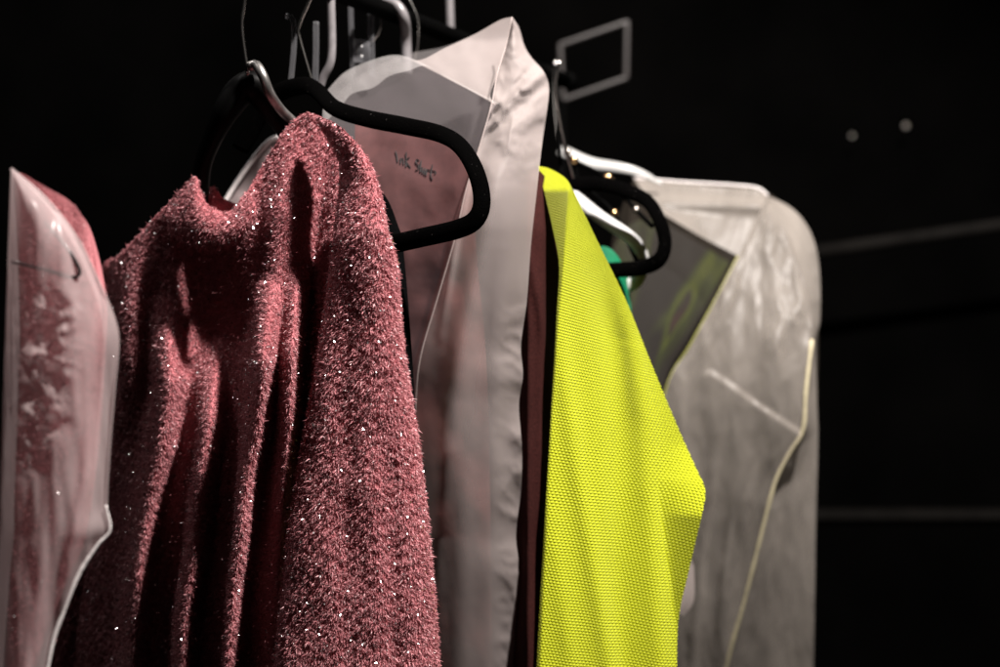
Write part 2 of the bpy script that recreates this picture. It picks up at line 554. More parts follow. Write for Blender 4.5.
sheet('collar',
      [(174, 198), (186, 184), (196, 176), (200, 190), (207, 204), (220, 211), (233, 209), (248, 190)],
      [(170, 234), (186, 243), (208, 250), (232, 246), (256, 222)],
      [(174, 198), (168, 216), (170, 234)], [(248, 190), (256, 206), (256, 222)],
      60, 30, lambda PX, PY, U, Vv: 1.800 + (330 - PX) * 0.00105 + 0.008 - 0.034 * np.sin(np.pi * np.clip(Vv, 0, 1) * 0.62 + 0.35) + 0.02 * np.abs(2 * U - 1) ** 3, M['sweater_knit'], sw, back=0.012,
      extra=fur(720000, 0.0062, 0.0005, sparkle=260))
sheet('sleeve',
      [(112, 258), (105, 262), (98, 275)][::-1],
      [(18, 760), (90, 760)],
      [(98, 275), (92, 330), (85, 420), (62, 560), (18, 760)],
      [(112, 258), (118, 330), (118, 450), (105, 600), (90, 760)],
      30, 90, lambda PX, PY, U, Vv: 2.14 - 0.04 * np.sqrt(np.clip(1 - (2 * U - 1) ** 2, 0, 1)) + 0.005 * fnoise(PX, PY, 0.03, 0.01, 1.0), M['sweater_knit'], sw, back=0.05,
      extra=fur(420000, 0.0085, 0.00045, sparkle=260))

# ================================================================== glossy hanger
gh = thing('suit_hanger', 'glossy black contoured hanger inside the pink sweater collar', 'hanger', W(250, 70, 1.9))
tube('shoulder_bar', [W(199, 203, 1.985), W(200, 192, 1.975), W(204, 160, 1.955), W(222, 118, 1.93), W(240, 92, 1.925), W(254, 86, 1.92), W(266, 102, 1.93), W(284, 128, 1.955), W(298, 150, 1.965)], 0.012, M['black_satin'], gh, seg=14, flat=1.5, n=60,
     radii=lambda s: 0.012 + 0.009 * math.exp(-((s - 0.58) / 0.2) ** 2))
tube('collar_ridge', [W(250, 67, 1.885), W(256, 65, 1.88), W(263, 76, 1.87), W(270, 94, 1.88), W(281, 110, 1.91), W(293, 122, 1.945), W(300, 132, 1.96)], 0.0068, M['highlight_edge'], gh, seg=12, n=40)  # bright highlight built as a grey strip
tube('hook', [W(248, 75, 1.887), W(242, 30, 1.885), W(244, 5, 1.885), W(250, -30, 1.885), W(262, -52, 1.885), W(275, -48, 1.885), W(280, -30, 1.885)], 0.0028, M['chrome'], gh, seg=8, n=40)

# ================================================================== velvet hanger with black top
def velvet(name, label, path, r, hookp, z):
    t = thing(name, label, 'hanger', z)
    tube('frame', path, r, M['velvet'], t, seg=14, flat=0.45, n=120)
    tube('hook', hookp, 0.0025, M['chrome'], t, seg=8, n=30)
    return t


velvet('velvet_hanger', 'black velvet hanger with a rounded loop end, sticking out beside the pink sleeve',
       [W(240, 150, 1.995), W(270, 100, 1.975), W(300, 86, 1.955), W(316, 90, 1.950), W(335, 108, 1.930), W(365, 118, 1.910), W(405, 126, 1.890), W(440, 134, 1.865), W(461, 147, 1.850), W(476, 172, 1.835), W(482, 200, 1.831), W(476, 219, 1.831), W(458, 229, 1.837), W(420, 238, 1.860), W(380, 247, 1.885), W(330, 258, 1.915)],
       0.0128, [W(314, 88, 1.985), W(300, 40, 1.985), W(299, 26, 1.985), W(309, 2, 1.985), W(318, -20, 1.985), W(310, -45, 1.985), W(298, -40, 1.985)], W(316, 90, 1.985))
sheet('black_top', [(330, 175), (380, 190), (402, 235)], [(330, 760), (424, 760)], [(330, 175), (330, 760)], [(402, 235), (408, 300), (415, 400), (418, 460), (420, 560), (424, 760)],
      20, 60, lambda PX, PY, U, Vv: 1.885 + 0.02 * np.abs(2 * U - 1) ** 2 + 0.008 * fnoise(PX, PY, 0.03, 0.008, 5), M['black_cloth'], back=0.04)
tag(bpy.data.objects['black_top'], 'plain black top almost hidden behind the pink sleeve, on the velvet hanger', 'top')

# ================================================================== white garment bag
def bag_d(PX, PY):
    return 2.00 - (PX - 330) * 0.00050 + 0.06 * np.clip((190 - PY) / 150, 0, 1) ** 1.5


wb = thing('garment_bag', 'white garment bag with a smoky window and a pointed top, marked in handwriting', 'garment bag', W(440, 700, 2.05))


def wrinkled(base, amp, sx, sy, seed, cr=0.0, folds=()):
    def f(PX, PY, U, Vv):
        d = base(PX, PY) + amp * fnoise(PX, PY, sx, sy, seed)
        if cr:
            d = d - cr * crinkle(PX, PY, sx * 1.3, sy * 1.3, seed + 4)
        for pts, w, a in folds:
            d = d - ridge(PX, PY, pts, w, a)
        return d
    return f


win_r = [(496, 105), (480, 145), (466, 190), (455, 238), (437, 300), (421, 355), (416, 400), (412, 500), (408, 760)]
win_f = wrinkled(bag_d, 0.006, 0.012, 0.012, 2.2, 0.003, [([(395, 60), (420, 90), (450, 120)], 12, 0.006), ([(440, 75), (470, 130), (480, 170)], 10, 0.006)])
win = sheet('window', [(326, 92), (345, 74), (375, 61), (398, 57), (420, 64), (450, 80), (475, 93), (496, 105)], [(330, 760), (408, 760)],
      [(326, 92), (320, 250), (322, 500), (330, 760)], win_r, 60, 120,
      wrinkled(bag_d, 0.006, 0.012, 0.012, 2.2, 0.003, [([(395, 60), (420, 90), (450, 120)], 12, 0.006), ([(440, 75), (470, 130), (480, 170)], 10, 0.006)]), M['bag_window'], wb)
sheet('top_band', [(324, 94), (345, 72), (375, 59), (398, 55), (420, 62), (450, 78), (475, 91), (498, 103)], [(320, 130), (338, 113), (350, 98), (372, 91), (388, 79), (408, 73), (425, 68), (450, 80.5), (475, 93.5), (498, 104)],
      [(324, 94), (322, 125)], [(498, 103), (498, 104)], 60, 16,
      wrinkled(lambda PX, PY: bag_d(PX, PY) - 0.006, 0.004, 0.02, 0.02, 3.2), M['bag_band'], wb)
sheet('top_gusset', [(398, 57), (420, 60), (445, 48), (475, 34), (500, 20), (512, 17)], [(420, 64), (450, 80), (475, 93), (496, 105)],
      [(398, 57), (408, 59), (420, 64)], [(512, 17), (506, 45), (497, 75), (490, 95), (496, 105)], 40, 30,
      wrinkled(lambda PX, PY: bag_d(PX, PY) + 0.0006 * np.clip(105 - PY, 0, 100) + 0.004, 0.004, 0.02, 0.02, 6.2, 0.0, [([(468, 30), (460, 55), (440, 75)], 6, 0.008)]), M['bag_fabric'], wb)
side_r = [(512, 17), (519, 28), (524, 45), (531, 57), (544, 72), (549, 88), (547, 110), (542, 145), (537, 190), (531, 245), (527, 300), (521, 345), (523, 375), (519, 405), (522, 450), (521, 490), (516, 535), (519, 570), (515, 630), (514, 760)]


def side_d(PX, PY, U, Vv):
    d = bag_d(PX, PY) + 0.055 * U ** 2 - 0.03 * np.sin(np.pi * U) ** 1.0 + 0.10 * np.clip((230 - PY) / 200, 0, 1) ** 1.5 + 0.12 * np.clip((PY - 230) / 530, 0, 1) ** 2
    d -= ridge(PX, PY, [(502, 40), (497, 80), (486, 120), (470, 170), (455, 240), (440, 330)], 5, 0.010)
    d -= ridge(PX, PY, [(505, 120), (490, 200), (470, 300), (450, 400), (440, 520)], 14, 0.012)
    d += 0.012 * np.exp(-((PY - (125 + 0.9 * (500 - PX))) / 7) ** 2) * np.clip((210 - PY) / 60, 0, 1) * np.clip((PY - 60) / 30, 0, 1)
    d -= 0.012 * np.exp(-((PY - (104 + 0.7 * (500 - PX))) / 6) ** 2) * np.clip((190 - PY) / 60, 0, 1)
    d += 0.012 * np.exp(-((PY - (70 + 1.2 * (530 - PX))) / 6) ** 2) * np.clip((170 - PY) / 60, 0, 1)
    d += (0.0005 + 0.003 * np.clip((200 - PY) / 80, 0, 1)) * fnoise(PX, PY, 0.035, 0.02, 8.8)
    d -= ridge(PX, PY, [(512, 170), (503, 260), (496, 360), (494, 480), (490, 760)], 14, 0.006)
    d -= ridge(PX, PY, [(470, 260), (462, 380), (462, 520), (458, 760)], 14, 0.004)
    d -= ridge(PX, PY, [(440, 400), (436, 520), (430, 760)], 12, 0.004)
    edge = np.clip((PX - 490) / 25, 0, 1) * np.clip((PY - 280) / 60, 0, 1)
    d += edge * 0.007 * fnoise(PX, PY, 0.04, 0.016, 1.7, 1)
    d -= edge * 0.0045 * crinkle(PX + 0.6 * PY, PY - 0.5 * PX, 0.022, 0.03, 5.3)
    up = np.clip((190 - PY) / 70, 0, 1)
    d -= up * 0.011 * crinkle(PX + 0.5 * PY, PY - 0.3 * PX, 0.022, 0.03, 3.3)
    return d


sheet('side_panel', [(512, 17), (512, 17.5)], [(408, 760), (514, 760)],
      [(512, 17), (506, 45), (497, 75), (492, 100), (480, 145), (466, 190), (455, 238), (437, 300), (421, 355), (416, 400), (412, 500), (408, 760)], side_r, 90, 260, side_d, M['bag_fabric'], wb)
sheet('back_panel', [(326, 92), (398, 57), (450, 45), (512, 17)], [(330, 760), (514, 760)], [(326, 92), (320, 400), (330, 760)], side_r, 30, 120,
      lambda PX, PY, U, Vv: bag_d(PX, PY) + 0.058 + 0.10 * np.clip((230 - PY) / 200, 0, 1) ** 1.5 + 0.12 * np.clip((PY - 230) / 530, 0, 1) ** 2 + 0.05 * np.clip(5 * (1 - U), 0, 1), M['bag_sheer'], wb)
sp = curve([(x, y) for x, y in [(512, 17), (506, 45), (497, 75), (492, 103), (480, 145), (466, 190), (455, 238), (437, 300), (421, 355), (416, 400), (412, 500)]], 60)
tube('seam', [W(x, y, float(bag_d(x, y)) - 0.012) for x, y in sp], 0.0011, M['bag_fabric'], wb, seg=8)

# handwriting on the window
def hw(parent):
    q = 130 / 963.0
    def Z(*p):
        return [(370 + x * q, 120 + y * q) for x, y in p]
    strokes = [Z((190, 230), (200, 270), (205, 310)),
               Z((228, 280), (226, 325), (232, 295), (246, 285), (250, 330)),
               Z((268, 240), (268, 345)), Z((292, 275), (270, 305), (300, 352)),
               Z((365, 300), (345, 292), (340, 315), (362, 340), (352, 372), (335, 372)),
               Z((378, 300), (372, 388), (376, 358), (388, 350), (388, 395)),
               Z((405, 355), (402, 405)), Z((418, 362), (416, 412), (420, 376), (436, 366)),
               Z((462, 330), (450, 410), (462, 440)), Z((430, 368), (485, 382), (480, 402))]
    V, F = [], []
    for s in strokes:
        c = curve(s, 14)
        for i, (x, y) in enumerate(c):
            p = W(x, y, float(win_f(np.array([[x]]), np.array([[y]]), 0, 0)[0, 0]) - 0.0008)
            tx = c[min(i + 1, 13)] - c[max(i - 1, 0)]
            nx = np.array([tx[1], 0, tx[0]]) / (np.linalg.norm(tx) + 1e-9) * 0.0008
            V += [p - nx, p + nx, p + nx + np.array([0, 0.0006, 0]), p - nx + np.array([0, 0.0006, 0])]
            if i:
                b = len(V) - 8
                for k in range(4):
                    F.append([b + k, b + (k + 1) % 4, b + 4 + (k + 1) % 4, b + 4 + k])
    return mesh_obj('handwriting', np.array(V), F, M['ink'], None, None, parent, smooth=False)


hw(win)

# dusty pink shirt and dark cloth seen through the window
ps = sheet('pink_shirt', [(355, 122), (400, 126), (440, 136), (470, 160)], [(355, 760), (494, 760)], [(355, 122), (355, 760)], [(470, 160), (477, 260), (488, 400), (494, 760)],
      40, 70, lambda PX, PY, U, Vv: win_f(PX, PY, U, Vv) + 0.0008 + 0.17 * np.clip((PY - 200) / 560, 0, 1) ** 1.5 + 0.005 * np.clip((PY - 200) / 100, 0, 1) * fnoise(PX, PY, 0.02, 0.008, 4.2), M['shirt_pink'], back=0.03)
tag(ps, 'dusty pink shirt seen through the smoky window of the white garment bag', 'shirt')

# ================================================================== maroon shirt
def mar_d(PX, PY, U, Vv):
    d = 1.992 + 0.003 * np.clip(528 - PX, 0, 60) + 0.0035 * np.clip(PX - 541, 0, 60) + 0.03 * np.clip((230 - PY) / 60, 0, 1)
    d -= ridge(PX, PY, [(520, 215), (535, 280), (548, 350), (552, 420), (552, 760)], 5, 0.006)
    d -= ridge(PX, PY, [(530, 240), (527, 400), (526, 760)], 6, 0.006)
    d += 0.003 * fnoise(PX, PY, 0.03, 0.01, 2)
    return d


ms = sheet('maroon_shirt', [(490, 250), (510, 205), (528, 172), (546, 178), (566, 230)], [(490, 760), (600, 760)], [(490, 250), (490, 760)], [(566, 230), (580, 300), (600, 760)],
      50, 90, mar_d, M['maroon'], back=0.05)
tag(ms, 'dark maroon shirt squeezed between the white garment bag and the yellow jersey', 'shirt')

# ================================================================== yellow jersey
yj = thing('yellow_jersey', 'fluorescent yellow mesh sports jersey with a long drooping sleeve', 'jersey', W(610, 700, 1.98))


def yel_d(PX, PY, U, Vv):
    crease = np.interp(PY, [170, 190, 260, 330, 420, 560, 760], [570, 569, 564, 558, 552, 545, 536])
    # narrow return left of the crease runs back, broad face turns to the right
    d = 1.975 + np.where(PX < crease, (crease - PX) * 0.0016, (PX - crease) * 0.00035)
    d += 0.03 * np.clip((190 - PY) / 25, 0, 1)
    d -= ridge(PX, PY, [(558, 300), (566, 390), (577, 470), (592, 560), (612, 680), (625, 760)], 10, 0.006)
    d += ridge(PX, PY, [(598, 260), (616, 340), (620, 430), (620, 560), (630, 760)], 15, 0.008)
    d -= ridge(PX, PY, [(615, 270), (634, 350), (645, 420), (650, 500), (656, 600), (668, 760)], 13, 0.009)
    d -= ridge(PX, PY, [(545, 470), (556, 560), (570, 660), (580, 760)], 10, 0.004)
    d -= 0.0011 * np.clip(PX - np.interp(PY, [200, 380, 450, 480, 560, 640, 760], [620, 660, 664, 658, 668, 678, 680]), 0, 60) * np.clip((PY - 445) / 70, 0, 1)
    d += 0.003 * fnoise(PX, PY, 0.014, 0.006, 7.7, 2)
    return d


sheet('sleeve', [(538, 166), (548, 168), (560, 174), (568, 181), (574, 192)], [(535, 760), (680, 760)],
      [(538, 166), (545, 195), (553, 230), (559, 265), (557, 310), (553, 380), (549, 450), (543, 550), (538, 640), (533, 760)],
      [(574, 192), (597, 240), (626, 300), (650, 360), (677, 425), (696, 468), (705, 489), (703, 510), (696, 540), (688, 575), (680, 610), (677, 650), (678, 760)],
      110, 220, yel_d, M['yellow'], yj, back=0.06)
# ================================================================== hangers behind the jersey
wh = thing('plastic_hanger', 'white plastic hanger with a lime sheen behind the yellow jersey sleeve', 'hanger', W(560, 190, 2.3))
tube('frame', [W(560, 188, 2.32), W(575, 197, 2.30), W(600, 217, 2.28), W(628, 236, 2.26), W(640, 250, 2.255), W(643, 266, 2.255), W(637, 281, 2.255), W(622, 287, 2.26), W(600, 288, 2.28), W(560, 288, 2.3)], 0.0115, M['white_plastic'], wh, seg=14, flat=0.5, n=90)
tube('hook', [W(562, 188, 2.32), W(560, 150, 2.34), W(558, 110, 2.36)], 0.003, M['rail'], wh, seg=10, n=30)
velvet('velvet_hanger', 'black velvet hanger with a rounded loop end, blurred in front of the frosted bag',
       [W(540, 172, 2.270), W(575, 183, 2.250), W(600, 184, 2.240), W(625, 190, 2.220), W(648, 202, 2.210), W(660, 222, 2.200), W(665, 243, 2.200), W(659, 260, 2.200), W(640, 268, 2.210), W(615, 270, 2.220), W(580, 272, 2.240)],
       0.0125, [W(575, 183, 2.250), W(566, 150, 2.250), W(558, 110, 2.250), W(556, 85, 2.250), W(560, 60, 2.250)], W(575, 190, 2.260))
gs = sheet('green_shirt', [(560, 290), (578, 262), (602, 246), (619, 258), (627, 284)], [(560, 760), (640, 760)], [(560, 290), (560, 760)], [(627, 284), (632, 330), (640, 760)],
           24, 50, lambda PX, PY, U, Vv: 2.225 + 0.04 * (2 * U - 1) ** 2, M['green_cloth'], back=0.04)
tag(gs, 'emerald green shirt shoulder peeping out beneath the white plastic hanger', 'shirt')

# ================================================================== frosted garment bag on the right
cb = thing('garment_bag', 'frosted clear garment bag with cream piping, last on the rail at right', 'garment bag', W(740, 700, 2.5))


def cb_d(PX, PY):
    return 2.50 - (PX - 640) * 0.0004


def cbt(PX, PY, U, Vv):
    d = cb_d(PX, PY) + 0.11 + 0.07 * (1 - Vv)
    d += 0.004 * fnoise(PX, PY, 0.015, 0.02, 2.2)
    d -= 0.01 * np.exp(-((PY - 203 - 0.05 * (PX - 680)) / 6) ** 2)
    return d


sheet('top_panel', [(634, 178), (680, 182), (730, 185), (757, 188), (768, 196)], [(660, 212), (700, 236), (738, 256)], [(634, 178), (645, 195), (660, 212)], [(768, 196), (755, 222), (738, 256)],
      50, 30, cbt, M['bag_clear'], cb)
pip = [(768, 196), (790, 240), (806, 290), (812, 340), (806, 390), (803, 430), (790, 452), (776, 480), (765, 520), (755, 560), (742, 610), (727, 665), (710, 760)]


def cbf(PX, PY, U, Vv):
    d = cb_d(PX, PY) - 0.012 * np.sin(np.pi * U) + 0.15 * np.clip((430 - PY) / 230, 0, 1.1) ** 1.8 + 0.15 * np.clip((PY - 360) / 400, 0, 1) ** 2
    flap = np.interp(PX, [700, 712, 730, 760, 803], [372, 370, 382, 404, 432])
    d -= 0.008 * np.clip((PY - flap) / 4, 0, 1) * np.clip(1 - (PY - flap) / 160, 0, 1) * np.clip((PX - 700) / 12, 0, 1)
    d += 0.006 * fnoise(PX, PY, 0.03, 0.006, 4.9, 2)
    d -= (0.009 - 0.006 * np.clip((PY - 320) / 160, 0, 1)) * crinkle(PX, PY, 0.022, 0.009, 2.9)
    d -= 0.006 * crinkle(PX, PY, 0.035, 0.02, 7.9) * np.clip((PX - 745) / 40, 0, 1) * np.clip((380 - PY) / 60, 0, 1)
    d -= ridge(PX, PY, [(725, 395), (712, 480), (700, 560), (690, 700)], 6, 0.009)
    d -= ridge(PX, PY, [(775, 425), (748, 500), (728, 600), (715, 720)], 7, 0.009)
    d -= ridge(PX, PY, [(752, 420), (730, 520), (715, 660)], 4, 0.006)
    d -= ridge(PX, PY, [(757, 200), (745, 240), (728, 290), (700, 360), (690, 420)], 9, 0.010)
    d -= ridge(PX, PY, [(790, 260), (780, 340), (762, 420)], 12, 0.012)
    return d


sheet('front_panel', [(768, 196), (768.5, 196.5)], [(640, 760), (710, 760)],
      [(768, 196), (755, 222), (738, 256), (715, 300), (690, 345), (665, 392), (650, 500), (640, 760)], pip, 80, 200, cbf, M['bag_clear'], cb)
sheet('window', [(634, 178), (645, 195), (660, 212), (700, 236), (738, 256)], [(600, 760), (640, 760)], [(634, 178), (610, 260), (600, 500), (600, 760)],
      [(738, 256), (715, 300), (690, 345), (665, 392), (650, 500), (640, 760)], 40, 80,
      lambda PX, PY, U, Vv: cb_d(PX, PY) + 0.15 * np.clip((430 - PY) / 230, 0, 1.1) ** 1.8 + 0.15 * np.clip((PY - 360) / 400, 0, 1) ** 2 + 0.004 * fnoise(PX, PY, 0.02, 0.02, 1.2), mat_film('clear bag window', (0.16, 0.13, 0.10), opac=0.07, rough=0.25, trl=0.4, wr=12, bump=0.3, edge=0.2, wr_amt=0.04), cb)
sheet('gusset', [(768, 196), (768.5, 196.3)], [(710, 760), (812, 760)], pip,
      [(768, 196), (790, 207), (806, 224), (816, 248), (820, 280), (820, 320), (816, 345), (817, 400), (818, 440), (816, 520), (814, 640), (812, 760)], 60, 160,
      lambda PX, PY, U, Vv: cb_d(PX, PY) + 0.07 * U + 0.15 * np.clip((430 - PY) / 230, 0, 1.1) ** 1.8 + 0.15 * np.clip((PY - 360) / 400, 0, 1) ** 2 + 0.006 * fnoise(PX, PY, 0.03, 0.01, 7.1) - 0.008 * crinkle(PX, PY, 0.03, 0.02, 5.0) * np.clip((400 - PY) / 100, 0.1, 1), M['bag_clear'], cb)
sheet('back_panel', [(634, 178), (700, 183), (757, 188), (790, 208)], [(600, 760), (811, 760)], [(634, 178), (600, 500), (600, 760)], [(790, 208), (817, 300), (814, 500), (811, 760)],
      30, 30, lambda PX, PY, U, Vv: cb_d(PX, PY) + 0.19 + 0.06 * np.clip(Vv * 4, 0.1, 1) + 0.08 * Vv, mat_film('frosted back film', (0.4, 0.34, 0.28), opac=0.1, rough=0.4, trl=0.5, wr=10, bump=0.3), cb)
tube('piping', [W(x, y, float(cb_d(x, y)) - 0.006 + 0.15 * max(0, (430 - y) / 230) ** 1.8 + 0.15 * max(0, (y - 360) / 400) ** 2) for x, y in curve(pip[3:], 60)], 0.0048, M['piping'], cb, seg=10, radii=lambda q: 0.0036 + 0.0012 * mnoise.noise((q * 30, 0, 0)))
tube('binding', [W(x, y, float(cb_d(x, y)) - 0.004 + 0.15 * max(0, (430 - y) / 230) ** 1.8 + 0.15 * max(0, (y - 360) / 400) ** 2) for x, y in curve([(738, 256), (715, 300), (690, 345), (665, 392), (650, 500)], 40)], 0.0016, M['olive'], cb, seg=8)
tube('shoulder_binding', [W(x, y, float(cb_d(x, y)) + 0.178) for x, y in curve([(634, 178), (680, 182), (730, 185), (757, 188), (768, 196)], 40)], 0.0025, M['seam'], cb, seg=8)
pr = sheet('printed_shirt', [(600, 270), (630, 225), (660, 222), (700, 244), (729, 262)], [(590, 760), (640, 760)], [(600, 270), (590, 760)], [(729, 262), (690, 335), (664, 385), (650, 500), (640, 760)], 40, 60,
      lambda PX, PY, U, Vv: cb_d(PX, PY) + 0.165 + 0.02 * (2 * U - 1) ** 2, M['print'], back=0.02)
tag(pr, 'dark shirt with green and red print inside the frosted garment bag', 'shirt')
bh = thing('plastic_hanger', 'white plastic hanger arm resting on top of the frosted garment bag', 'hanger', W(600, 160, 2.6))
tube('frame', [W(560, 150, 2.66), W(590, 163, 2.64), W(620, 168, 2.62), W(640, 173, 2.62), W(662, 184, 2.63)], 0.0125, M['white_plastic'], bh, seg=14, flat=0.5, n=50, radii=lambda q: 0.0115 * (1 - 0.8 * q ** 3))
tube('hook', [W(560, 150, 2.66), W(556, 120, 2.67), W(554, 85, 2.68), W(556, 60, 2.68)], 0.003, M['chrome'], bh, seg=8, n=20)

# ================================================================== bag at the far left with the second sweater
p2 = sheet('pink_sweater', [(14, 172), (24, 174), (34, 180), (48, 188), (72, 203), (88, 228), (94, 262)], [(2, 760), (18, 760)], [(14, 172), (10, 280), (7, 400), (2, 760)], [(94, 262), (104, 330), (97, 460), (80, 560), (45, 667), (18, 760)],
      60, 120, lambda PX, PY, U, Vv: 1.53 - 0.02 * np.sqrt(np.clip(1 - (2 * U - 1) ** 2, 0, 1)) + 0.003 * fnoise(PX, PY, 0.02, 0.004, 3), M['light_knit'], back=0.05,
      extra=fur(200000, 0.004, 0.0004, sparkle=0))
tag(p2, 'second fuzzy pink sweater, wrapped in the clear bag at the far left', 'sweater')
lb = thing('garment_bag', 'crinkled clear garment bag over a pink sweater at the far left edge', 'garment bag', W(40, 700, 1.5))


def lb_f(PX, PY, U, Vv):
    d = 1.475 - 0.025 * np.sin(np.pi * np.clip(U, 0, 1)) + 0.0001 * PX
    a = np.exp(-((PX - (45 - 0.12 * (PY - 350))) / 26) ** 2) * np.clip((PY - 280) / 30, 0, 1) * np.clip((480 - PY) / 60, 0, 1)
    d -= a * 0.010 * crinkle(PX, PY, 0.03, 0.035, 2.3)
    d += 0.006 * fnoise(PX, PY, 0.03, 0.006, 6.6)
    d -= ridge(PX, PY, [(95, 400), (88, 470), (70, 560), (55, 667)], 8, 0.008)
    return d


lb_r = [(11, 169), (40, 193), (62, 217), (80, 243), (94, 272), (106, 298), (115, 322), (118, 345), (114, 390), (109, 450), (106, 505), (110, 530), (97, 546), (78, 576), (62, 615), (50, 655), (34, 760)]
sheet('front_panel', [(11, 169), (11.5, 169.5)], [(-6, 760), (34, 760)], [(11, 169), (7, 280), (3, 400), (0, 500), (-6, 760)], lb_r, 80, 220, lb_f, M['bag_milky'], lb)
sheet('back_panel', [(11, 169), (11.5, 169.5)], [(-6, 760), (34, 760)], [(11, 169), (7, 280), (3, 400), (0, 500), (-6, 760)], lb_r, 20, 60,
      lambda PX, PY, U, Vv: 1.475 + 0.0001 * PX + 0.10 * np.sin(np.pi * U), M['bag_milky'], lb)
tube('edge_binding', [W(x, y, 1.474 + 0.0001 * x) for x, y in curve(lb_r, 90)], 0.0016, M['bag_milky'], lb, seg=8)
tube('lower_binding', [W(x, y, 1.470 + 0.0001 * x) for x, y in curve(lb_r[10:], 60)], 0.0026, M['seam'], lb, seg=8, radii=lambda q: 0.0006 + 0.0019 * math.sin(math.pi * min(1, q * 1.2 + 0.02)))
lh = thing('wire_hanger', 'thin dark wire hanger end showing through the clear bag at far left', 'hanger', W(40, 265, 1.5))
tube('wire', [W(12, 262, 1.474), W(30, 266, 1.466), W(50, 271, 1.460), W(70, 277, 1.463), W(79, 275, 1.466), W(78, 266, 1.467), W(66, 247, 1.468), W(45, 222, 1.474)], 0.0020, M['black_gloss'], lh, seg=8, n=50)

nb = thing('garment_bag', 'sliver of a pale garment bag showing through the neck opening of the pink sweater', 'garment bag', W(270, 700, 2.15))
nk = [(218, 214), (232, 190), (250, 163), (268, 142), (280, 136)]
sheet('front_panel', nk, [(215, 760), (330, 760)], [(218, 214), (215, 760)], [(280, 136), (318, 160), (325, 400), (330, 760)], 30, 60,
      lambda PX, PY, U, Vv: 2.16 + 0.01 * fnoise(PX, PY, 0.03, 0.02, 4.4), M['bag_milky'], nb)
sheet('back_panel', nk, [(215, 760), (330, 760)], [(218, 214), (215, 760)], [(280, 136), (318, 160), (325, 400), (330, 760)], 20, 40,
      lambda PX, PY, U, Vv: 2.165 + 0.05 * np.clip(Vv * 5, 0, 1), M['bag_milky'], nb)
tube('binding', [W(x, y, 2.155) for x, y in curve(nk, 30)], 0.004, M['seam'], nb, seg=8)
sheet('loose_tab', [(684, 556), (690, 557), (694, 566)], [(676, 613), (684, 616)], [(684, 556), (680, 590), (676, 613)], [(694, 566), (694, 600), (684, 616)], 12, 20,
      lambda PX, PY, U, Vv: 2.30 + 0.012 * U + 0.01 * Vv, M['bag_fabric'], cb, back=0.004)
# ================================================================== rail, loose hooks and far bits
ra = thing('clothes_rail', 'black steel clothes rail running back above the garments', 'rail', W(437, 30, 2.3))
R0 = np.array([-0.34 - 0.52 * 0.9, 0.95, CAMZ + 0.503]); R1 = np.array([0.135, 2.765, CAMZ + 0.503])
tube('bar', [R0, R1], 0.014, M['rail'], ra, seg=16, up=(0, 0, 1))
tube('end_cap', [R1 - np.array([0.006, 0.011, 0]), R1 + np.array([0.006, 0.011, 0])], 0.017, M['rail'], ra, seg=16, up=(0, 0, 1))


def hook_thing(name, label, cat, path, r, m, part='hook', n=40, extra=None, group=None):
    t = thing(name, label, cat, path[-1], group)
    tube(part, path, r, m, t, seg=10, n=n)
    if extra:
        extra(t)
    return t


hook_thing('plastic_hanger', 'grey plastic hanger hook standing straight behind the velvet hanger hump', 'hanger',
           [W(338, -45, 2.03), W(330, -30, 2.03), W(331, 0, 2.03), W(332, 45, 2.03), W(330, 64, 2.03), W(323, 78, 2.035), W(318, 95, 2.04)], 0.0062, M['pale_plastic'])
hook_thing('clear_hanger', 'clear plastic hanger neck with two faint uprights behind the glossy black hanger', 'hanger',
           [W(286, 16, 2.02), W(293, 20, 2.02), W(294, 45, 2.02), W(291, 80, 2.02)], 0.004, M['clear_plastic'], part='upright',
           extra=lambda t: tube('upright', [W(316, 22, 2.02), W(316, 50, 2.02), W(315, 90, 2.02)], 0.0045, M['clear_plastic'], t, seg=10, n=20))


def clip(t):
    tube('upright', [W(372, -30, 2.16), W(371, 20, 2.16), W(372, 75, 2.16)], 0.005, M['clear_plastic'], t, seg=10, n=20)
    tube('collar', [W(362, 40, 2.16), W(362, 62, 2.16)], 0.014, M['clear_plastic'], t, seg=12, flat=0.5)
    tube('wire_hook', [W(372, 42, 2.16), W(379, 32, 2.16), W(381, 14, 2.16), W(374, -8, 2.16)], 0.0016, M['chrome'], t, seg=8, n=20)


hook_thing('clear_hanger', 'clear plastic hanger with a square collar between the grey hook and thick pale hook', 'hanger',
           [W(350, -30, 2.16), W(351, 20, 2.16), W(353, 75, 2.16)], 0.004, M['clear_plastic'], part='upright', extra=clip)
hook_thing('plastic_hanger', 'thick pale plastic hanger hook curling over the rail above the white bag', 'hanger',
           [W(374, 8, 2.22), W(384, 2, 2.18), W(396, 5, 2.17), W(404, 18, 2.17), W(406, 40, 2.2), W(407, 75, 2.2)], 0.0085, M['pale_plastic'],
           extra=lambda t: tube('wire_hook', [W(414, 62, 2.21), W(418, 45, 2.21), W(418, 20, 2.21), W(408, -4, 2.21)], 0.0016, M['chrome'], t, seg=8, n=20))
hook_thing('plastic_hanger', 'short upright grey hook above the pale top flap of the white bag', 'hanger',
           [W(449, -25, 2.5), W(450, 10, 2.5), W(451, 40, 2.5)], 0.007, M['pale_plastic'])
rl = thing('rack_frame', 'pale square tube frame standing blurred beyond the rail end', 'frame', W(590, 95, 3.4))
tube('loop', [W(560, 45, 3.4), W(627, 22, 3.4), W(626, 78, 3.4), W(563, 100, 3.4)], 0.0065, mat_simple('pale tube', (0.034, 0.03, 0.029), 0.4), rl, seg=10, n=120, closed=True, smooth=False)
tube('post', [W(563, 100, 3.4), W(563, 400, 3.4)], 0.008, M['rail'], rl, seg=10)

